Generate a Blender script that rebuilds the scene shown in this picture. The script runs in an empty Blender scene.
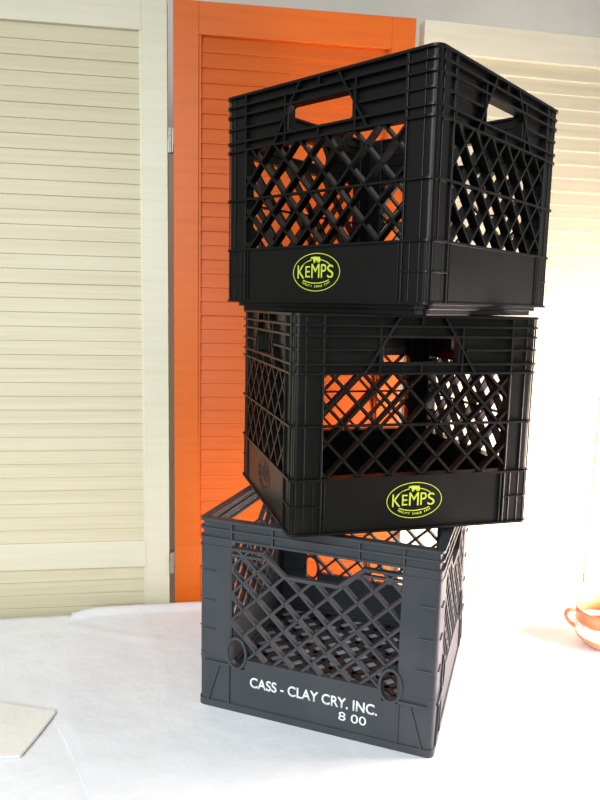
import bpy, bmesh, math, random
from mathutils import Vector, Matrix
random.seed(4)
S = bpy.context.scene
COL = S.collection
# ------------------------------------------------------------ camera
F_PX, PITCH, ROLL = 680.15, -0.1515, -0.0252
Rc = Matrix.Rotation(PITCH, 3, 'X') @ Matrix.Rotation(ROLL, 3, 'Y')
cd = bpy.data.cameras.new('camera'); cam = bpy.data.objects.new('camera', cd); COL.objects.link(cam)
right, fwd, up = Rc.col[0], Rc.col[1], Rc.col[2]
m = Matrix((right, up, -fwd)).transposed().to_4x4(); m.translation = (0, -1.2, 0.5793)
cam.matrix_world = m
cd.sensor_fit = 'VERTICAL'; cd.sensor_height = 24; cd.lens = F_PX*24/800; cd.clip_start = 0.01
S.camera = cam
# ------------------------------------------------------------ world, lights, exposure
S.view_settings.view_transform = 'Standard'; S.view_settings.look = 'None'
S.view_settings.gamma = 1; S.view_settings.use_curve_mapping = False
S.view_settings.exposure = 0.0
w = bpy.data.worlds.new('world'); S.world = w; w.use_nodes = True
bg = w.node_tree.nodes['Background']; bg.inputs[0].default_value = (1.0, 0.985, 0.95, 1); bg.inputs[1].default_value = 0.39
def area(name, loc, target, size, energy, color, spread=180, sy=None):
    l = bpy.data.lights.new(name, 'AREA'); l.size = size; l.energy = energy; l.color = color; l.spread = math.radians(spread)
    if sy: l.shape = 'RECTANGLE'; l.size_y = sy
    o = bpy.data.objects.new(name, l); COL.objects.link(o); o.location = loc
    o.rotation_euler = (Vector(target)-Vector(loc)).to_track_quat('-Z', 'Y').to_euler(); return o
area('window_daylight', (-0.60, -1.75, 0.95), (-0.10, -0.1, -0.15), 1.1, 17.5, (0.93, 0.98, 1.0), 120)
area('low_lamp', (0.94, -0.24, 0.22), (0.42, 0.04, -0.02), 0.38, 29, (1.0, 0.80, 0.76), 170)

# ------------------------------------------------------------ materials
def mat(name, col, rough=0.5, spec=0.5, col2=None, nscale=20, amt=1.0, bump=0.0, bscale=60, stretch=(1,1,1), bd=0.002, ramp=(0.45,0.7), metal=0, coat=0):
    m = bpy.data.materials.new(name); m.use_nodes = True; nt = m.node_tree; b = nt.nodes['Principled BSDF']
    b.inputs['Base Color'].default_value = (*col, 1); b.inputs['Roughness'].default_value = rough
    b.inputs['Specular IOR Level'].default_value = spec; b.inputs['Metallic'].default_value = metal
    tc = nt.nodes.new('ShaderNodeTexCoord'); mp = nt.nodes.new('ShaderNodeMapping'); mp.inputs['Scale'].default_value = stretch
    nt.links.new(tc.outputs['Object'], mp.inputs['Vector'])
    if col2:
        n = nt.nodes.new('ShaderNodeTexNoise'); n.inputs['Scale'].default_value = nscale; n.inputs['Detail'].default_value = 6
        nt.links.new(mp.outputs[0], n.inputs['Vector'])
        r = nt.nodes.new('ShaderNodeValToRGB'); r.color_ramp.elements[0].position = ramp[0]; r.color_ramp.elements[1].position = ramp[1]
        r.color_ramp.elements[0].color = (*col, 1); r.color_ramp.elements[1].color = (*col2, 1)
        nt.links.new(n.outputs['Fac'], r.inputs[0]); nt.links.new(r.outputs[0], b.inputs['Base Color'])
    if bump:
        n2 = nt.nodes.new('ShaderNodeTexNoise'); n2.inputs['Scale'].default_value = bscale; n2.inputs['Detail'].default_value = 4
        nt.links.new(mp.outputs[0], n2.inputs['Vector'])
        bp = nt.nodes.new('ShaderNodeBump'); bp.inputs['Strength'].default_value = bump; bp.inputs['Distance'].default_value = bd
        nt.links.new(n2.outputs['Fac'], bp.inputs['Height']); nt.links.new(bp.outputs[0], b.inputs['Normal'])
    return m
BLACK = mat('black_plastic', (0.0022, 0.0024, 0.0021), 0.36, 0.26, (0.0038, 0.0042, 0.0035), 14, bump=0.25, bscale=25)
BLACK2 = mat('dusty_black_plastic', (0.0026, 0.0029, 0.0023), 0.38, 0.27, (0.009, 0.010, 0.0078), 16, bump=0.25, bscale=25, ramp=(0.5, 0.8))
SLATE = mat('slate_plastic', (0.036, 0.042, 0.049), 0.42, 0.4, (0.047, 0.052, 0.058), 18, bump=0.2, bscale=30)
YELLOW = mat('yellow_green_print', (0.50, 0.60, 0.05), 0.5, 0.3)
WHITEP = mat('white_print', (0.75, 0.78, 0.80), 0.5, 0.3)
CREAM = mat('cream_painted_wood', (0.69, 0.66, 0.51), 0.38, 0.5, (0.655, 0.62, 0.465), 6, stretch=(1, 1, 14), bump=0.15, bscale=12)
CREAMS = mat('cream_painted_slats', (0.64, 0.59, 0.42), 0.45, 0.4, (0.57, 0.50, 0.34), 5, stretch=(0.6, 1, 22), bump=0.2, bscale=10, ramp=(0.4, 0.8))
ORANGE = mat('orange_painted_wood', (0.66, 0.128, 0.010), 0.42, 0.4, (0.61, 0.115, 0.008), 6, stretch=(1, 1, 14), bump=0.1, bscale=12)
ORANGES = mat('orange_painted_slats', (0.60, 0.105, 0.005), 0.45, 0.4, (0.53, 0.09, 0.004), 5, stretch=(0.6, 1, 22), bump=0.15, bscale=10)
WALL = mat('grey_green_wall_paint', (0.80, 0.79, 0.72), 0.8, 0.2, (0.76, 0.75, 0.68), 8, bump=0.2, bscale=90)
FLOORM = mat('floor_boards', (0.22, 0.17, 0.12), 0.6, 0.3, (0.17, 0.13, 0.09), 5, stretch=(1, 9, 1))
CLOTH = mat('white_cloth', (0.82, 0.845, 0.86), 0.85, 0.15, (0.77, 0.795, 0.815), 9, bump=0.28, bscale=22, bd=0.01)
SHEET = mat('white_paper_sheet', (0.80, 0.825, 0.85), 0.85, 0.15, (0.765, 0.785, 0.815), 9, bump=0.28, bscale=18, bd=0.01)
CARD = mat('cream_paper_towel', (0.83, 0.82, 0.76), 0.85, 0.15, (0.79, 0.775, 0.71), 14, bump=0.5, bscale=80)
TABLEM = mat('wood_laminate', (0.30, 0.22, 0.15), 0.5, 0.4, (0.24, 0.17, 0.11), 7, stretch=(1, 8, 1))
STEEL = mat('hinge_steel', (0.42, 0.41, 0.38), 0.5, 0.5, metal=0.8)
TERRA = mat('terracotta', (0.70, 0.24, 0.10), 0.38, 0.5, (0.62, 0.20, 0.08), 25)
WGLAZE = mat('white_glaze', (0.86, 0.82, 0.76), 0.35, 0.5, (0.75, 0.62, 0.5), 140, ramp=(0.5, 0.62))

# ------------------------------------------------------------ mesh helpers
def box(bm, a, b, M=None, ch=0):
    x0, y0, z0 = a; x1, y1, z1 = b
    P = [(x0,y0,z0),(x1,y0,z0),(x1,y1,z0),(x0,y1,z0),(x0,y0,z1),(x1,y0,z1),(x1,y1,z1),(x0,y1,z1)]
    vs = [bm.verts.new(M @ Vector(p) if M else p) for p in P]
    for f in ((0,3,2,1),(4,5,6,7),(0,1,5,4),(1,2,6,5),(2,3,7,6),(3,0,4,7)): bm.faces.new([vs[i] for i in f])
def prism(bm, loop, axis, a, b, M=None):
    """extrude a 2-D loop; axis 'z' -> (x,y) loop ; axis 'y' -> (x,z) loop"""
    def P(p, t):
        v = Vector((p[0], p[1], t)) if axis == 'z' else Vector((p[0], t, p[1]))
        return M @ v if M else v
    A = [bm.verts.new(P(p, a)) for p in loop]; B = [bm.verts.new(P(p, b)) for p in loop]
    bm.faces.new(A); bm.faces.new(B[::-1]); n = len(loop)
    for i in range(n): bm.faces.new((A[i], B[i], B[(i+1) % n], A[(i+1) % n]))
def ringprism(bm, lo, li, axis, a, b, M=None, closed=True):
    """frame between an outer and inner loop of equal length, extruded a..b"""
    def P(p, t):
        v = Vector((p[0], p[1], t)) if axis == 'z' else Vector((p[0], t, p[1]))
        return M @ v if M else v
    oa = [bm.verts.new(P(p, a)) for p in lo]; ob = [bm.verts.new(P(p, b)) for p in lo]
    ia = [bm.verts.new(P(p, a)) for p in li]; ib = [bm.verts.new(P(p, b)) for p in li]
    n = len(lo)
    for i in range(n if closed else n-1):
        j = (i+1) % n
        bm.faces.new((oa[i], oa[j], ob[j], ob[i])); bm.faces.new((ia[i], ib[i], ib[j], ia[j]))
        bm.faces.new((oa[i], ia[i], ia[j], oa[j])); bm.faces.new((ob[i], ob[j], ib[j], ib[i]))
    if not closed:
        for i in (0, n-1): bm.faces.new((oa[i], ob[i], ib[i], ia[i]))
def obj(name, bm, material, parent=None, bevel=0, smooth=False):
    bmesh.ops.recalc_face_normals(bm, faces=bm.faces)
    me = bpy.data.meshes.new(name); bm.to_mesh(me); bm.free(); me.materials.append(material)
    if smooth:
        for p in me.polygons: p.use_smooth = True
    o = bpy.data.objects.new(name, me); COL.objects.link(o)
    if parent: o.parent = parent
    if bevel:
        md = o.modifiers.new('bevel', 'BEVEL'); md.width = bevel; md.segments = 2; md.limit_method = 'ANGLE'; md.angle_limit = math.radians(40)
    return o
def tag(o, label=None, cat=None, group=None, kind=None):
    if label: o['label'] = label
    if cat: o['category'] = cat
    if group: o['group'] = group
    if kind: o['kind'] = kind
    return o
def empty(name, M):
    o = bpy.data.objects.new(name, None); COL.objects.link(o); o.empty_display_size = 0.05
    o.matrix_basis = M; return o
def side(k): return Matrix.Rotation(k*math.pi/2, 4, 'Z')
W = 0.334; HW = W/2
def sbox(bm, k, u0, u1, z0, z1, d0, d1):          # box on side k: u from left, depth inward from the outer plane
    box(bm, (u0-HW, -HW+d0, z0), (u1-HW, -HW+d1, z1), side(k))
def band(bm, z0, z1, d0, d1, R, gaps=()):         # rounded ring round the crate
    for k in range(4):
        us = [R]; 
        for g in gaps: us += [g[0]*W, g[1]*W]
        us.append(W-R)
        for i in range(0, len(us), 2): sbox(bm, k, us[i]-0.0002, us[i+1]+0.0002, z0, z1, d0, d1)
        n = 6; lo = []; li = []
        for i in range(n+1):
            a = math.pi + (math.pi/2)*i/n
            lo.append((-HW+R+(R-d0)*math.cos(a), -HW+R+(R-d0)*math.sin(a)))
            ri = max(R-d1, 0.0004)
            li.append((-HW+R+ri*math.cos(a), -HW+R+ri*math.sin(a)))
        ringprism(bm, lo, li, 'z', z0, z1, side(k), closed=False)
def bar2(bm, k, p, q, t, d0, d1):                 # bar in the plane of side k, thickness t, from p to q (u,z)
    p = Vector(p); q = Vector(q); d = (q-p)
    if d.length < 0.003: return
    d.normalize(); n = Vector((-d.y, d.x))*t/2
    loop = [p-n, q-n, q+n, p+n]
    prism(bm, [(a.x-HW, a.y) for a in loop], 'y', -HW+d0, -HW+d1, side(k))
def clip(p, d, r):                                # clip line to rectangle (u0,u1,z0,z1)
    t0, t1 = -1e9, 1e9
    for i, (a, b) in enumerate(((r[0], r[1]), (r[2], r[3]))):
        if abs(d[i]) < 1e-9:
            if not a <= p[i] <= b: return None
            continue
        s, e = sorted(((a-p[i])/d[i], (b-p[i])/d[i])); t0 = max(t0, s); t1 = min(t1, e)
    return (t0, t1) if t1 > t0 else None
def clip_poly(p, d, poly):                        # interval of the line inside a convex polygon (ccw)
    t0, t1 = -1e9, 1e9; n = len(poly)
    for i in range(n):
        a = poly[i]; b = poly[(i+1) % n]; e = (b[0]-a[0], b[1]-a[1]); nx, ny = -e[1], e[0]
        num = (p[0]-a[0])*nx+(p[1]-a[1])*ny; den = d[0]*nx+d[1]*ny
        if abs(den) < 1e-12:
            if num < 0: return None
        elif den > 0: t0 = max(t0, -num/den)
        else: t1 = min(t1, -num/den)
    return (t0, t1) if t1 > t0 else None
def diagonals(rect, node, pu, pz):
    out = []
    for sgn in (1, -1):
        for i in range(-14, 15):
            p = (node[0]+i*2*pu, node[1]); d = (pu, sgn*pz); c = clip(p, d, rect)
            if c: out.append((p, d, c))
    return out
def lattice(bm, k, rect, node, pu, pz, t, d0, d1, holes=()):
    for p, d, (a, b) in diagonals(rect, node, pu, pz):
        iv = [(a, b)]
        for h in holes:
            c = clip_poly(p, d, h)
            if not c: continue
            nv = []
            for s, e in iv:
                if c[1] <= s or c[0] >= e: nv.append((s, e)); continue
                if c[0] > s: nv.append((s, c[0]))
                if c[1] < e: nv.append((c[1], e))
            iv = nv
        for s, e in iv:
            bar2(bm, k, (p[0]+d[0]*s, p[1]+d[1]*s), (p[0]+d[0]*e, p[1]+d[1]*e), t, d0, d1)
def rrect(u0, u1, z0, z1, r, n=4):
    L = []
    for cx, cz, a0 in ((u1-r, z1-r, 0), (u0+r, z1-r, 90), (u0+r, z0+r, 180), (u1-r, z0+r, 270)):
        for i in range(n+1):
            a = math.radians(a0+90*i/n); L.append((cx+r*math.cos(a)-HW, cz+r*math.sin(a)))
    return L
def text_mesh(name, s, width, height, M, material, parent, extrude=0.0003, cx=True, wide=0):
    c = bpy.data.curves.new(name, 'FONT'); c.body = s; c.size = 1; c.offset = wide
    t = bpy.data.objects.new(name, c); COL.objects.link(t)
    bpy.context.view_layer.update()
    me = bpy.data.meshes.new_from_object(t.evaluated_get(bpy.context.evaluated_depsgraph_get()))
    COL.objects.unlink(t); bpy.data.objects.remove(t)
    xs = [v.co.x for v in me.vertices]; ys = [v.co.y for v in me.vertices]
    x0, x1, y0, y1 = min(xs), max(xs), min(ys), max(ys)
    bm = bmesh.new(); bm.from_mesh(me); bpy.data.meshes.remove(me)
    for v in bm.verts: v.co = Vector(((v.co.x-x0)/(x1-x0)*width-(width/2 if cx else 0), 0, (v.co.y-y0)/(y1-y0)*height))
    r = bmesh.ops.extrude_face_region(bm, geom=bm.faces[:])
    for v in r['geom']:
        if isinstance(v, bmesh.types.BMVert): v.co.y -= extrude
    for v in bm.verts: v.co = M @ v.co
    return bm

# ------------------------------------------------------------ the setting
P0 = Vector((-0.24106, 0.0500)); P2 = Vector((0.19878, 0.10951))
YL, YO, YR = 0.15016, 0.13448, 0.18460
FLOOR_Z = -0.762; Z_RAIL, Z_TOP, Z_M1, Z_M0 = 1.0225, 1.0766, 0.1096, 0.0579
bm = bmesh.new(); box(bm, (-2.6, -2.6, FLOOR_Z-0.05), (2.6, 0.95, FLOOR_Z)); tag(obj('floor', bm, FLOORM), 'brown boarded floor under the table', 'floor', kind='structure')
bm = bmesh.new(); box(bm, (-2.6, 0.62, FLOOR_Z), (2.6, 0.72, 1.75), Matrix.Rotation(0.16, 4, 'Z')); tag(obj('wall_back', bm, WALL), 'plain grey green wall above and behind the louvered doors', 'wall', kind='structure')
def door(name, org, yaw, a0, a1, mf, ms, label, ztop=Z_TOP, sw=0.044, lst=None):
    """louvered panel: local x along the panel, front face at local y = 0"""
    root = empty(name, Matrix.Translation((org.x, org.y, 0)) @ Matrix.Rotation(yaw, 4, 'Z'))
    tag(root, label, 'door', kind='structure')
    zb = FLOOR_Z+0.012; T = 0.028; rs = ztop-Z_RAIL
    for x0, x1 in ((a0, a0+sw), (a1-sw, a1)):
        bm = bmesh.new(); box(bm, (x0, 0, zb), (x1, T, ztop)); obj('stile', bm, mf, root, bevel=0.0012)
    xi0, xi1 = a0+sw, a1-sw
    for z0, z1 in ((Z_RAIL, ztop), (Z_M0, Z_M1), (zb, zb+0.12)):
        bm = bmesh.new(); box(bm, (xi0-0.0002, 0.0006, z0), (xi1+0.0002, T-0.001, z1)); obj('rail', bm, mf, root, bevel=0.001)
    for z0, z1 in ((Z_M1, Z_RAIL), (zb+0.12, Z_M0)):
        bm = bmesh.new(); h = z1-z0; n = round(h/0.0254); p = h/n
        for i in range(n):
            zz = z0+i*p                    # slat: front lower edge, back upper edge, overlapping the next one
            loop = [(0.0060, zz-0.001), (0.0110, zz-0.002), (0.0152, zz+p+0.005), (0.0102, zz+p+0.006)]
            j = random.uniform(-0.0004, 0.0004)
            A = [bm.verts.new((xi0-0.001, y+j, z)) for y, z in loop]; B = [bm.verts.new((xi1+0.001, y+j, z)) for y, z in loop]
            bm.faces.new(A); bm.faces.new(B[::-1])
            for q in range(4): bm.faces.new((A[q], B[q], B[(q+1) % 4], A[(q+1) % 4]))
        obj('louver_slats', bm, ms, root, bevel=0.0007)
        bm = bmesh.new()                  # thin beads round the slats
        for x0, x1 in ((xi0, xi0+0.004), (xi1-0.004, xi1)): box(bm, (x0, 0.003, z0), (x1, T-0.002, z1))
        obj('bead_moulding', bm, mf, root)
    return root
door('door_1', P0, YL, -0.445, -0.003, CREAM, CREAMS, 'cream louvered folding door panel on the left of the orange one')
door_o = door('door_2', P0, YO, 0.007, 0.437, ORANGE, ORANGES, 'orange louvered folding door panel behind the stacked crates')
door('door_3', P2, YR, 0.009, 0.480, CREAM, CREAMS, 'cream louvered folding door panel on the right of the orange one')
for zc in (0.8447, 0.064):               # hinges between the left and orange panels
    bm = bmesh.new()
    for i in range(3):
        z0 = zc-0.021+i*0.0142
        n = 10; L = [(0.0015+0.0026*math.cos(2*math.pi*j/n), -0.0005+0.0026*math.sin(2*math.pi*j/n)) for j in range(n)]
        prism(bm, L, 'z', z0, z0+0.0134)
    box(bm, (-0.0032, 0.002, zc-0.021), (0.0005, 0.0045, zc+0.001)); box(bm, (0.003, 0.002, zc-0.006), (0.0072, 0.0045, zc+0.021))
    box(bm, (-0.002, 0.0, zc-0.02), (0.006, 0.018, zc+0.02))
    obj('hinge', bm, STEEL, door_o)

# ------------------------------------------------------------ table and its cloths
TM = Matrix.Translation((-0.24, -0.012, 0)) @ Matrix.Rotation(0.175, 4, 'Z')    # local x along the back edge, y = 0 the back edge
tab = empty('folding_table', TM @ Matrix.Translation((0.3, -0.38, FLOOR_Z)))
tag(tab, 'long table with wood tabletop hidden under the white cloth', 'table')
def tl(bm, a, b):
    box(bm, (a[0]-0.3, a[1]+0.38, a[2]-FLOOR_Z), (b[0]-0.3, b[1]+0.38, b[2]-FLOOR_Z))
bm = bmesh.new(); tl(bm, (-0.62, -0.76, -0.036), (1.2, -0.001, -0.0062)); obj('tabletop', bm, TABLEM, tab, bevel=0.002)
bm = bmesh.new(); tl(bm, (-0.52, -0.68, -0.09), (1.1, -0.66, -0.0362)); tl(bm, (-0.52, -0.10, -0.09), (1.1, -0.08, -0.0362)); obj('apron', bm, TABLEM, tab)
for x in (-0.52, 1.07):
    for y in (-0.68, -0.11):
        bm = bmesh.new(); tl(bm, (x, y, FLOOR_Z), (x+0.03, y+0.03, -0.0362)); obj('leg', bm, STEEL, tab)
def wr(x, y, s=1.0):
    return s*(0.5*math.sin(9*x+3*y+1.3)*math.sin(7*y-4*x)+0.3*math.sin(23*x-11*y)+0.2*math.sin(17*y+31*x+2))
def smooth(a, b, t):
    t = max(0, min(1, (t-a)/(b-a))); return t*t*(3-2*t)
bm = bmesh.new(); NX, NY = 120, 70; g = []
ys = [0.004, 0.0035, 0.002, 0.0] ; 
for j in range(NY+1):
    y = -0.76*j/NY
    g.append([bm.verts.new(TM @ Vector((-0.62+1.82*i/NX, y, -0.0024+0.0004*wr(-0.62+1.82*i/NX, y)))) for i in range(NX+1)])
back = []
for dy, z in ((0.004, -0.006), (0.0055, -0.02), (0.006, -0.11)):
    back.append([bm.verts.new(TM @ Vector((-0.62+1.82*i/NX, dy+(0.002*math.sin(i*0.7) if z < -0.05 else 0), z))) for i in range(NX+1)])
front = []
for dy, z in ((-0.765, -0.006), (-0.768, -0.03), (-0.775, -0.28)):
    front.append([bm.verts.new(TM @ Vector((-0.62+1.82*i/NX, dy-(0.012*math.sin(i*0.55) if z < -0.1 else 0), z))) for i in range(NX+1)])
rows = back[::-1]+g+front
for a, b in zip(rows[:-1], rows[1:]):
    for i in range(NX): bm.faces.new((a[i], a[i+1], b[i+1], b[i]))
o = obj('tablecloth', bm, CLOTH, smooth=True); tag(o, 'white tablecloth covering the table under everything', 'tablecloth')
md = o.modifiers.new('thick', 'SOLIDIFY'); md.thickness = 0.0007; md.offset = -1
# second white sheet laid on top, its left edge and fold visible left of the crates
def sheet_left(y):                       # world x of the left edge for a world y
    pts = [(0.02, -0.408), (-0.014, -0.402), (-0.12, -0.388), (-0.305, -0.343), (-0.40, -0.285), (-0.496, -0.232), (-0.80, -0.10)]
    for (a, xa), (b, xb) in zip(pts[:-1], pts[1:]):
        if b <= y <= a: return xa+(xb-xa)*(a-y)/(a-b)
    return pts[-1][1] if y < -0.8 else pts[0][1]
bm = bmesh.new(); NX, NY = 110, 76; g = []
for j in range(NY+1):
    row = []
    for i in range(NX+1):
        t = (i/NX)**1.15; s = j/NY
        yw = -0.70*s
        xl = sheet_left(yw); x = xl+(0.84-xl)*t
        yb = -0.004+0.19*(x+0.24)+0.010*smooth(-0.40, -0.36, x)*(1-smooth(-0.2, -0.10, x))
        y = yb*(1-s)+(-0.70+0.19*(x+0.24))*s
        out = 1-smooth(-0.17, -0.13, x)+smooth(0.46, 0.5, x)+smooth(-0.42, -0.46, y)   # away from the crate
        out = min(1, out)
        z = -0.0010+0.0006*wr(x*1.3+1, y*1.4)*out
        z -= 0.0008*(1-smooth(0, 0.02, x-xl))
        z += 0.007*math.exp(-((y-yb+0.012)/0.012)**2)*(1-smooth(-0.17, -0.12, x))*smooth(-0.41, -0.38, x)
        z += 0.0008*math.exp(-((x-(-0.245+(-0.12-y)*0.42))/0.006)**2)*(1-smooth(-0.2, -0.15, x+0))*smooth(-0.36, -0.3, y)*out
        z += 0.0015*math.exp(-((y+0.085-0.04*math.sin(8*x))/0.007)**2)*(1-smooth(-0.24, -0.2, x))
        row.append(bm.verts.new((x, y, z)))
    g.append(row)
for a, b in zip(g[:-1], g[1:]):
    for i in range(NX): bm.faces.new((a[i], a[i+1], b[i+1], b[i]))
o = obj('cloth_sheet', bm, SHEET, smooth=True); tag(o, 'second white sheet with a raised back fold, lying over the tablecloth under the crates', 'cloth sheet')
md = o.modifiers.new('thick', 'SOLIDIFY'); md.thickness = 0.0008; md.offset = -1
es = o.modifiers.new('split', 'EDGE_SPLIT'); es.split_angle = math.radians(50)
# cream paper at the lower left
bm = bmesh.new(); poly = [(-0.555, -0.305), (-0.455, -0.312), (-0.411, -0.318), (-0.3285, -0.3330), (-0.3265, -0.337), (-0.332, -0.385), (-0.3385, -0.4290), (-0.40, -0.434), (-0.56, -0.43)]
poly = [(x, y) for x, y in poly]
c = Vector((sum(p[0] for p in poly)/len(poly), sum(p[1] for p in poly)/len(poly)))
for z0, z1, k in ((0.0008, 0.0017, 1.0), (0.0019, 0.0028, 0.985)):
    prism(bm, [(c.x+(x-c.x)*k, c.y+(y-c.y)*k) for x, y in poly], 'z', z0, z1)
o = obj('paper_towel', bm, CARD); tag(o, 'folded cream paper towel lying on the cloth at the left edge', 'paper towel')

# ------------------------------------------------------------ black crates
RK = 0.011
def kemps_logo(root, h, k=0, YELLOW=YELLOW):
    cu, cz = 0.0, h*(1-0.860); M = side(k) @ Matrix.Translation((cu, -HW+0.0034, cz))
    A, B = 0.0385, 0.0238
    def arc(bm, a, b, w, t0, t1, y0=-0.0003, oy=0):
        n = 40 if abs(t1-t0) > 300 else 18; L = []; I = []
        full = abs(t1-t0) >= 360
        for i in range(n if full else n+1):
            t = math.radians(t0+(t1-t0)*i/n); L.append((a*math.cos(t), oy+b*math.sin(t))); I.append(((a-w)*math.cos(t), oy+(b-w)*math.sin(t)))
        ringprism(bm, L, I, 'y', y0, 0.0004, M, closed=full)
    bm = bmesh.new(); arc(bm, A, B, 0.0009, 0, 360)
    arc(bm, 0.0265, 0.0155, 0.0011, 57, 76+3, oy=0.0010); arc(bm, 0.0265, 0.0155, 0.0011, 118-12, 146, oy=0.0010)
    arc(bm, 0.0265, 0.0155, 0.0011, 30, 56, oy=0.0010); arc(bm, 0.0265, 0.0155, 0.0011, 125, 150, oy=0.0010)
    arc(bm, 0.0290, 0.0130, 0.0012, 222, 318, oy=-0.0012)
    lg = obj('logo', bm, YELLOW, root)
    bm = bmesh.new()
    glyphs = [('K', -0.0250, 0.0112, 0.0165, -0.0075), ('E', -0.0135, 0.0075, 0.0140, -0.0062), ('M', -0.0008, 0.0132, 0.0175, -0.0070), ('P', 0.0125, 0.0085, 0.0165, -0.0068), ('S', 0.0232, 0.0098, 0.0160, -0.0072)]
    tmp = []
    for ch, x, wd, ht, zb in glyphs:
        b = text_mesh('t', ch, wd, ht, M @ Matrix.Translation((x, 0.0002, zb)), YELLOW, lg, 0.0006, wide=0.0)
        me = bpy.data.meshes.new('t'); b.to_mesh(me); b.free(); bm.from_mesh(me); bpy.data.meshes.remove(me)
    obj('lettering', bm, YELLOW, lg)
    bm = bmesh.new(); s = 'QUALITY SINCE 1914'
    for i, ch in enumerate(s):
        if ch == ' ': continue
        t = math.radians(225+(315-225)*i/(len(s)-1)); x = 0.0305*math.cos(t); z = 0.0182*math.sin(t)+0.0005
        ang = math.atan2(0.0182*math.cos(t), -0.0305*math.sin(t))
        R = Matrix.Rotation(-ang, 4, 'Y')
        b = text_mesh('t', ch, 0.0019 if ch not in 'I1' else 0.0009, 0.0027, M @ Matrix.Translation((x, 0.0002, z)) @ R @ Matrix.Translation((0, 0, -0.0014)), YELLOW, lg, 0.0006, wide=0.02)
        me = bpy.data.meshes.new('t'); b.to_mesh(me); b.free(); bm.from_mesh(me); bpy.data.meshes.remove(me)
    obj('motto_lettering', bm, YELLOW, lg)
    cow = [(-0.0075, 0.0160), (-0.0060, 0.0170), (-0.0050, 0.0164), (-0.0035, 0.0172), (0.0065, 0.0166), (0.0075, 0.0155), (0.0078, 0.0115),
           (0.0070, 0.0098), (0.0060, 0.0098), (0.0058, 0.0122), (0.0046, 0.0128), (0.0042, 0.0098), (0.0030, 0.0098), (0.0028, 0.0126), (-0.0012, 0.0122),
           (-0.0016, 0.0092), (-0.0028, 0.0092), (-0.0032, 0.0128), (-0.0046, 0.0146), (-0.0066, 0.0146), (-0.0080, 0.0150)]
    bm = bmesh.new(); prism(bm, [(x-0.001, z+0.0022) for x, z in cow], 'y', -0.0004, 0.0004, M)
    bmesh.ops.triangulate(bm, faces=[f for f in bm.faces if len(f.verts) > 4]); obj('cow_emblem', bm, YELLOW, lg)
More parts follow.
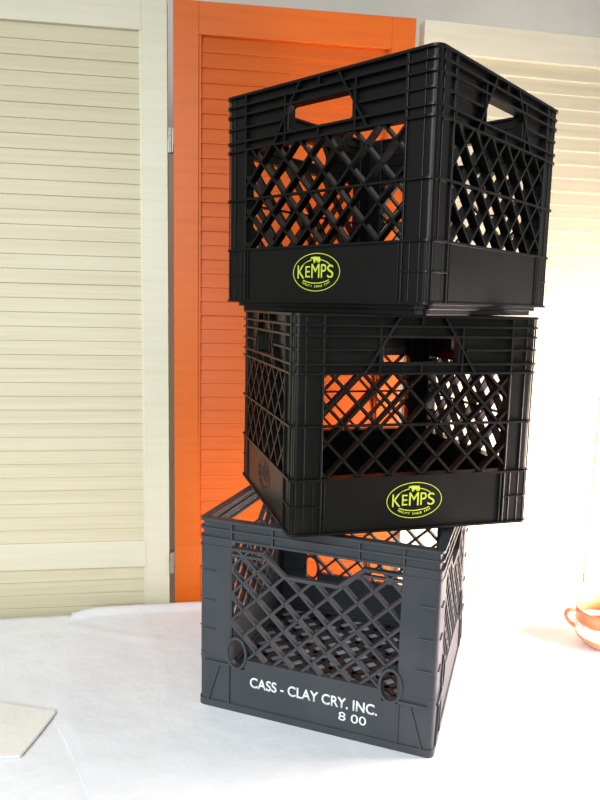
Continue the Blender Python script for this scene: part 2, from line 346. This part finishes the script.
def black_crate(M, matl, label, foot, h=0.2745):
    root = empty('milk_crate', M); tag(root, label, 'crate', 'milk crates in the stack')
    Z = lambda v: h*(1-v); fl = 0.0028
    # rim: stacked flanges round the top with the recessed wall behind them
    bm = bmesh.new()
    band(bm, h-0.0032, h, 0, 0.0150, RK)
    for v in (0.050, 0.095, 0.220, 0.262): band(bm, Z(v)-fl/2-0.0004, Z(v)+fl/2-0.0004, 0, 0.0125, RK)
    band(bm, Z(0.157)-fl/2, Z(0.157)+fl/2, 0.0008, 0.0125, RK, gaps=((0.315, 0.685),))
    for k in range(4):
        hu0, hu1, hz0, hz1 = 0.348*W, 0.655*W, Z(0.218), Z(0.100)
        sbox(bm, k, 0.03, hu0, Z(0.265), h-0.001, 0.0078, 0.0105); sbox(bm, k, hu1, W-0.03, Z(0.265), h-0.001, 0.0078, 0.0105)
        sbox(bm, k, hu0, hu1, hz1, h-0.001, 0.0078, 0.0105); sbox(bm, k, hu0, hu1, Z(0.265), hz0, 0.0078, 0.0105)
        for v, us in (((0, 0.262), (0.122, 0.878)), ((0, 0.05), (0.5,)), ((0.095, 0.22), (0.335, 0.668)), ((0.22, 0.262), (0.5, 0.335, 0.668)), ((0.05, 0.095), (0.335, 0.668))):
            for u in us: sbox(bm, k, u*W-0.0011, u*W+0.0011, Z(v[1]), Z(v[0])-0.001, 0.0004, 0.0085)
        bar2(bm, k, (0.412*W, h-0.001), (0.277*W, Z(0.262)), 0.0028, -0.0001, 0.0085)
        bar2(bm, k, (0.588*W, h-0.001), (0.723*W, Z(0.262)), 0.0028, -0.0001, 0.0085)
    obj('rim', bm, matl, root, bevel=0.0006)
    # handle surrounds
    for k in range(4):
        bm = bmesh.new()
        ringprism(bm, rrect(0.340*W, 0.663*W, Z(0.223), Z(0.095), 0.002), rrect(0.350*W, 0.653*W, Z(0.214), Z(0.103), 0.0035), 'y', -HW+0.002, -HW+0.0155, side(k))
        obj('handle_hole', bm, matl, root, bevel=0.0006)
    # corner posts
    for k in range(4):
        bm = bmesh.new(); d0, d1 = 0.0045, 0.0080; L0 = 0.124*W
        n = 7; lo = [(-HW+L0, -HW+d0)]; li = [(-HW+L0, -HW+d1)]
        for i in range(n+1):
            a = -math.pi/2 - (math.pi/2)*i/n
            lo.append((-HW+RK+(RK-d0)*math.cos(a), -HW+RK+(RK-d0)*math.sin(a))); li.append((-HW+RK+(RK-d1)*math.cos(a), -HW+RK+(RK-d1)*math.sin(a)))
        lo.append((-HW+d0, -HW+L0)); li.append((-HW+d1, -HW+L0))
        ringprism(bm, lo, li, 'z', 0.001, h-0.001, side(k), closed=False)
        for a, b in ((L0-0.0026, L0), (0.055*W-0.001, 0.055*W+0.001)):      # webs and outer ridges
            box(bm, (-HW+a, -HW+(0.0012 if b == L0 else 0.0030), 0.001), (-HW+b, -HW+0.0165, h-0.001), side(k))
            box(bm, (-HW+(0.0012 if b == L0 else 0.0030), -HW+a, 0.001), (-HW+0.0165, -HW+b, h-0.001), side(k))
        box(bm, (-HW+0.015, -HW+0.0150, 0.001), (-HW+L0, -HW+0.0168, h-0.001), side(k)); box(bm, (-HW+0.0150, -HW+0.015, 0.001), (-HW+0.0168, -HW+L0, h-0.001), side(k))
        R45 = side(k) @ Matrix.Translation((-HW+RK, -HW+RK, 0)) @ Matrix.Rotation(-math.pi/4, 4, 'Z')
        box(bm, (-0.0011, -(RK-0.0020), 0.001), (0.0011, -(RK-0.004), h-0.001), R45)
        for a in (0.025, 0.092):                                             # extra ribs low down
            box(bm, (-HW+a*W*1.0-0.0008, -HW+0.0028, 0.001), (-HW+a*W+0.0008, -HW+0.006, Z(0.742)), side(k))
            box(bm, (-HW+0.0028, -HW+a*W-0.0008, 0.001), (-HW+0.006, -HW+a*W+0.0008, Z(0.742)), side(k))
        obj('corner_post', bm, matl, root, bevel=0.0006)
    # flanges crossing the lattice, the lower wall and the bottom edge
    bm = bmesh.new()
    band(bm, Z(0.499)-fl/2, Z(0.499)+fl/2, 0, 0.0070, RK)
    band(bm, Z(0.742)-fl/2, Z(0.742)+fl/2, 0, 0.0168, RK)
    band(bm, Z(0.866)-0.001, Z(0.866)+0.001, 0.0012, 0.007, RK, gaps=((0.122, 0.878),))
    obj('flange_band', bm, matl, root, bevel=0.0006)
    bm = bmesh.new()
    band(bm, 0.001, Z(0.742), 0.0036, 0.0066, RK); band(bm, 0.0, 0.0030, 0.0, 0.010, RK)
    for k in range(4):
        for u in (0.135, 0.865): sbox(bm, k, u*W-0.0009, u*W+0.0009, 0.001, Z(0.742), 0.0018, 0.005)
    obj('lower_wall', bm, matl, root, bevel=0.0006)
    for k in range(4):
        bm = bmesh.new(); lattice(bm, k, (0.118*W, 0.882*W, Z(0.744), Z(0.262)), (0.142*W, Z(0.735)), 0.1265*W/2*1.0, 0.1265*W/2*1.045, 0.0032, 0.0020, 0.0132)
        obj('lattice_panel', bm, matl, root)
    bm = bmesh.new()                                                          # floor grid
    for i in range(-9, 10):
        for s in (1, -1):
            p = (i*0.040, 0.0); c = clip(p, (1, s), (-HW+0.016, HW-0.016, -HW+0.016, HW-0.016))
            if c:
                a = Vector((p[0]+c[0], s*c[0])); b = Vector((p[0]+c[1], s*c[1])); d = (b-a).normalized(); n = Vector((-d.y, d.x))*0.0035
                prism(bm, [a-n, b-n, b+n, a+n], 'z', 0.001, 0.014)
    box(bm, (-HW+0.014, -HW+0.014, 0.0005), (HW-0.014, -HW+0.04, 0.003)); box(bm, (-HW+0.014, HW-0.04, 0.0005), (HW-0.014, HW-0.014, 0.003))
    box(bm, (-HW+0.014, -HW+0.014, 0.0006), (-HW+0.04, HW-0.014, 0.0031)); box(bm, (HW-0.04, -HW+0.014, 0.0006), (HW-0.014, HW-0.014, 0.0031))
    box(bm, (-0.09, -0.09, 0.0008), (0.09, 0.09, 0.0034))
    obj('floor_grid', bm, matl, root)
    bm = bmesh.new(); I = 0.016; R = 0.012; L = rrect(I, W-I, I-HW, W-I-HW, R); L2 = rrect(I+0.003, W-I-0.003, I+0.003-HW, W-I-0.003-HW, R-0.003)
    ringprism(bm, L, L2, 'z', -foot, 0.001); L = rrect(I-0.006, W-I+0.006, I-0.006-HW, W-I+0.006-HW, R+0.004)
    L2 = rrect(I, W-I, I-HW, W-I-HW, R); ringprism(bm, L, L2, 'z', -foot*0.45, 0.001)
    obj('foot', bm, matl, root, bevel=0.0006)
    kemps_logo(root, h)
    if matl is BLACK2: kemps_logo(root, h, 3, matl)
    return root
def crate_matrix(x, y, z, yaw, tx, ty):
    return Matrix.Translation((x, y, z)) @ Matrix.Rotation(yaw, 4, 'Z') @ Matrix.Rotation(tx, 4, 'X') @ Matrix.Rotation(ty, 4, 'Y')
hB, hK, gM, gT = 0.2763, 0.2745, 0.0067, 0.0127

# ------------------------------------------------------------ slate crate at the bottom
def slate_crate(M, label, h=hB):
    root = empty('milk_crate', M); tag(root, label, 'crate', 'milk crates in the stack'); R = 0.009; m_ = SLATE
    Z = lambda v: h*(1-v)
    notch = [(0.270*W, Z(0.137)), (0.378*W, Z(0.247)), (0.602*W, Z(0.247)), (0.710*W, Z(0.137)), (0.710*W, Z(0.05)), (0.270*W, Z(0.05))]
    bm = bmesh.new()
    band(bm, h-0.0036, h, 0, 0.0130, R)
    for v in (0.050, 0.097): band(bm, Z(v)-0.0015, Z(v)+0.0015, 0, 0.0100, R)
    band(bm, Z(0.140)-0.0016, Z(0.140)+0.0016, 0, 0.0100, R, gaps=((0.285, 0.695),))
    band(bm, Z(0.105), h-0.001, 0.0044, 0.0075, R)
    for k in range(4):
        for u in (0.148, 0.852): sbox(bm, k, u*W-0.0012, u*W+0.0012, Z(0.14), h-0.001, 0.0002, 0.0070)
        for u in (0.325, 0.680): sbox(bm, k, u*W-0.0012, u*W+0.0012, Z(0.105), h-0.001, 0.0002, 0.0070)
    obj('rim', bm, m_, root, bevel=0.0006)
    for k in range(4):
        bm = bmesh.new(); d0, d1 = 0.0012, 0.0045; L0 = 0.147*W; n = 7
        lo = [(-HW+L0, -HW+d0)]; li = [(-HW+L0, -HW+d1)]
        for i in range(n+1):
            a = -math.pi/2-(math.pi/2)*i/n
            lo.append((-HW+R+(R-d0)*math.cos(a), -HW+R+(R-d0)*math.sin(a))); li.append((-HW+R+(R-d1)*math.cos(a), -HW+R+(R-d1)*math.sin(a)))
        lo.append((-HW+d0, -HW+L0)); li.append((-HW+d1, -HW+L0))
        ringprism(bm, lo, li, 'z', Z(0.76), Z(0.10), side(k), closed=False)
        for sx in (0, 1):
            kk = k-sx                               # both legs of the corner
            for v in (0.268, 0.424, 0.578):
                u = 0.052 if sx == 0 else 1-0.052
                sbox(bm, kk, (u-0.028)*W, (u+0.028)*W, Z(v)-0.0010, Z(v)+0.0010, -0.0010, 0.003)
            a, b = ((0.0, 0.147) if sx == 0 else (0.853, 1.0))
            sbox(bm, kk, a*W+0.012*(sx == 0), b*W-0.012*(sx == 1), Z(0.752)-0.0022, Z(0.752)+0.0022, -0.0022, 0.006)
            s = (lambda u: u) if sx == 0 else (lambda u: 1-u)
            bar2(bm, kk, (s(0.100)*W, Z(0.752)), (s(0.047)*W, Z(0.965)), 0.0028, -0.0014, 0.003)
            bar2(bm, kk, (s(0.143)*W, Z(0.752)), (s(0.143)*W, Z(0.965)), 0.0028, -0.0014, 0.003)
            L1 = 0.147 if sx == 0 else 0.853       # inner web
            sbox(bm, kk, L1*W-0.0015, L1*W+0.0015, Z(0.76), Z(0.12), 0.0018, 0.0095)
        obj('corner_post', bm, m_, root, bevel=0.0006)
    bm = bmesh.new()
    band(bm, 0.001, Z(0.768), 0.0016, 0.0048, R); band(bm, Z(0.768), Z(0.712), 0.0016, 0.0048, R, gaps=((0.140, 0.212), (0.788, 0.860))); band(bm, 0.0, Z(0.962), 0.0, 0.009, R)
    band(bm, Z(0.714)-0.0012, Z(0.714)+0.0012, 0.0008, 0.0095, R, gaps=((0.140, 0.212), (0.788, 0.860)))
    obj('lower_wall', bm, m_, root, bevel=0.0006)
    for k in range(4):
        bm = bmesh.new()
        E = [[(c[0]*W+a*math.cos(t)*1.0, Z(c[1])+b*math.sin(t)) for t in [2*math.pi*i/20 for i in range(20)]] for c, a, b in (((0.176, 0.682), 0.0125, 0.0205), ((0.824, 0.682), 0.0125, 0.0205))]
        lattice(bm, k, (0.147*W, 0.853*W, Z(0.712), Z(0.14)), (0.2590*W, Z(0.243)), 0.1205*W/2, 0.1405*h/2, 0.0036, 0.0020, 0.0115, holes=[notch]+E)
        for e, c in zip(E, (0.176, 0.824)):
            big = [(c*W+(u-c*W)*1.30, Z(0.682)+(z-Z(0.682))*1.18) for u, z in e]
            ringprism(bm, [(u-HW, z) for u, z in big], [(u-HW, z) for u, z in e], 'y', -HW-0.0014, -HW+0.0105, side(k))
        for i in (0, 1, 2): bar2(bm, k, notch[i], notch[i+1], 0.0048, 0.0014, 0.0095)
        for a, b in ((0.147, 0.285), (0.695, 0.853)): sbox(bm, k, a*W, b*W, Z(0.172)-0.0016, Z(0.172)+0.0016, 0.0014, 0.0085)
        obj('lattice_panel', bm, m_, root, bevel=0.0006)
    bm = bmesh.new()
    for i in range(-16, 17):
        for s in (1, -1):
            p = (i*0.0370+0.005, 0.0); c = clip(p, (1, s), (-HW+0.006, HW-0.006, -HW+0.006, HW-0.006))
            if c:
                a = Vector((p[0]+c[0], s*c[0])); b = Vector((p[0]+c[1], s*c[1])); d = (b-a).normalized(); n = Vector((-d.y, d.x))*0.0040
                prism(bm, [a-n, b-n, b+n, a+n], 'z', 0.002, 0.0065)
    obj('floor_grid', bm, m_, root)
    zc = h*(1-0.8285)
    bm = text_mesh('t', 'CASS - CLAY CRY. INC.', 0.1800, 0.0152, Matrix.Translation((0.507*W-HW, -HW+0.0017, h*(1-0.8560)+0.0015)), WHITEP, root, 0.0005, wide=0.018)
    obj('lettering', bm, WHITEP, root)
    bm = text_mesh('t', '8 00', 0.0375, 0.0122, Matrix.Translation((0.678*W-HW, -HW+0.0017, h*(1-0.9140))), WHITEP, root, 0.0005, wide=0.0)
    obj('date_lettering', bm, WHITEP, root)
    return root
slate_crate(crate_matrix(0.0775, -0.1997, 0.0, -0.3336, 0, 0), 'slate grey plastic milk crate at the bottom of the stack, white lettering on its front')
black_crate(crate_matrix(0.1081, -0.1967, hB+gM, 0.2621, -0.0139, -0.0004), BLACK2, 'black milk crate in the middle of the stack, resting on the slate crate', 0.0042)
black_crate(crate_matrix(0.1240, -0.2062, hB+gM+hK+gT, -0.7189, -0.0056, -0.0129), BLACK, 'black milk crate at the top of the stack, corner turned forward', 0.0118)

# ------------------------------------------------------------ terracotta cup at the right edge
def lathe(bm, prof, n=40, M=None):
    rings = []
    for r, z in prof:
        rings.append([bm.verts.new((M or Matrix()) @ Vector((r*math.cos(2*math.pi*i/n), r*math.sin(2*math.pi*i/n), z))) for i in range(n)] if r > 1e-6 else [bm.verts.new((M or Matrix()) @ Vector((0, 0, z)))])
    for a, b in zip(rings[:-1], rings[1:]):
        for i in range(n):
            j = (i+1) % n
            if len(a) == 1: bm.faces.new((a[0], b[j], b[i]))
            elif len(b) == 1: bm.faces.new((a[i], a[j], b[0]))
            else: bm.faces.new((a[i], a[j], b[j], b[i]))
cup = empty('cup', Matrix.Translation((0.5350, -0.103, 0.0015)))
tag(cup, 'small terracotta cup with speckled white band and side handle, at the right edge', 'cup')
bm = bmesh.new()
lathe(bm, [(0, 0.0), (0.026, 0.0), (0.030, 0.002), (0.040, 0.012), (0.0455, 0.024), (0.0455, 0.032), (0.0425, 0.041), (0.0410, 0.047), (0.0435, 0.055), (0.0440, 0.0575), (0.0425, 0.0590),
           (0.0405, 0.0575), (0.0385, 0.047), (0.0405, 0.038), (0.0425, 0.030), (0.040, 0.018), (0.030, 0.006), (0, 0.005)])
obj('cup_body', bm, TERRA, cup, smooth=True)
bm = bmesh.new(); lathe(bm, [(0.0432, 0.0185), (0.0450, 0.0230), (0.0463, 0.0240), (0.0463, 0.0320), (0.0446, 0.0365), (0.0430, 0.0395), (0.0400, 0.030), (0.0432, 0.0185)]); obj('glaze_band', bm, WGLAZE, cup, smooth=True)
bm = bmesh.new(); pts = [(-0.041, 0.053), (-0.050, 0.0555), (-0.058, 0.053), (-0.0600, 0.046), (-0.0560, 0.037), (-0.050, 0.030), (-0.044, 0.026)]
prev = None
for i, (x, z) in enumerate(pts):
    a = pts[max(0, i-1)]; b = pts[min(len(pts)-1, i+1)]; d = Vector((b[0]-a[0], 0, b[1]-a[1])).normalized(); n = Vector((-d.z, 0, d.x))
    ring = [bm.verts.new(Vector((x, 0, z))+n*0.0032*math.cos(t)+Vector((0, 1, 0))*0.0055*math.sin(t)) for t in [2*math.pi*q/10 for q in range(10)]]
    if prev:
        for q in range(10): bm.faces.new((prev[q], prev[(q+1) % 10], ring[(q+1) % 10], ring[q]))
    else: bm.faces.new(ring)
    prev = ring
bm.faces.new(prev[::-1]); o = obj('handle', bm, TERRA, cup, smooth=True); md = o.modifiers.new('s', 'SUBSURF'); md.levels = md.render_levels = 2
cup.matrix_basis = cup.matrix_basis @ Matrix.Rotation(-0.05, 4, 'Z') @ Matrix.Diagonal((1.18, 1.18, 1.08, 1))
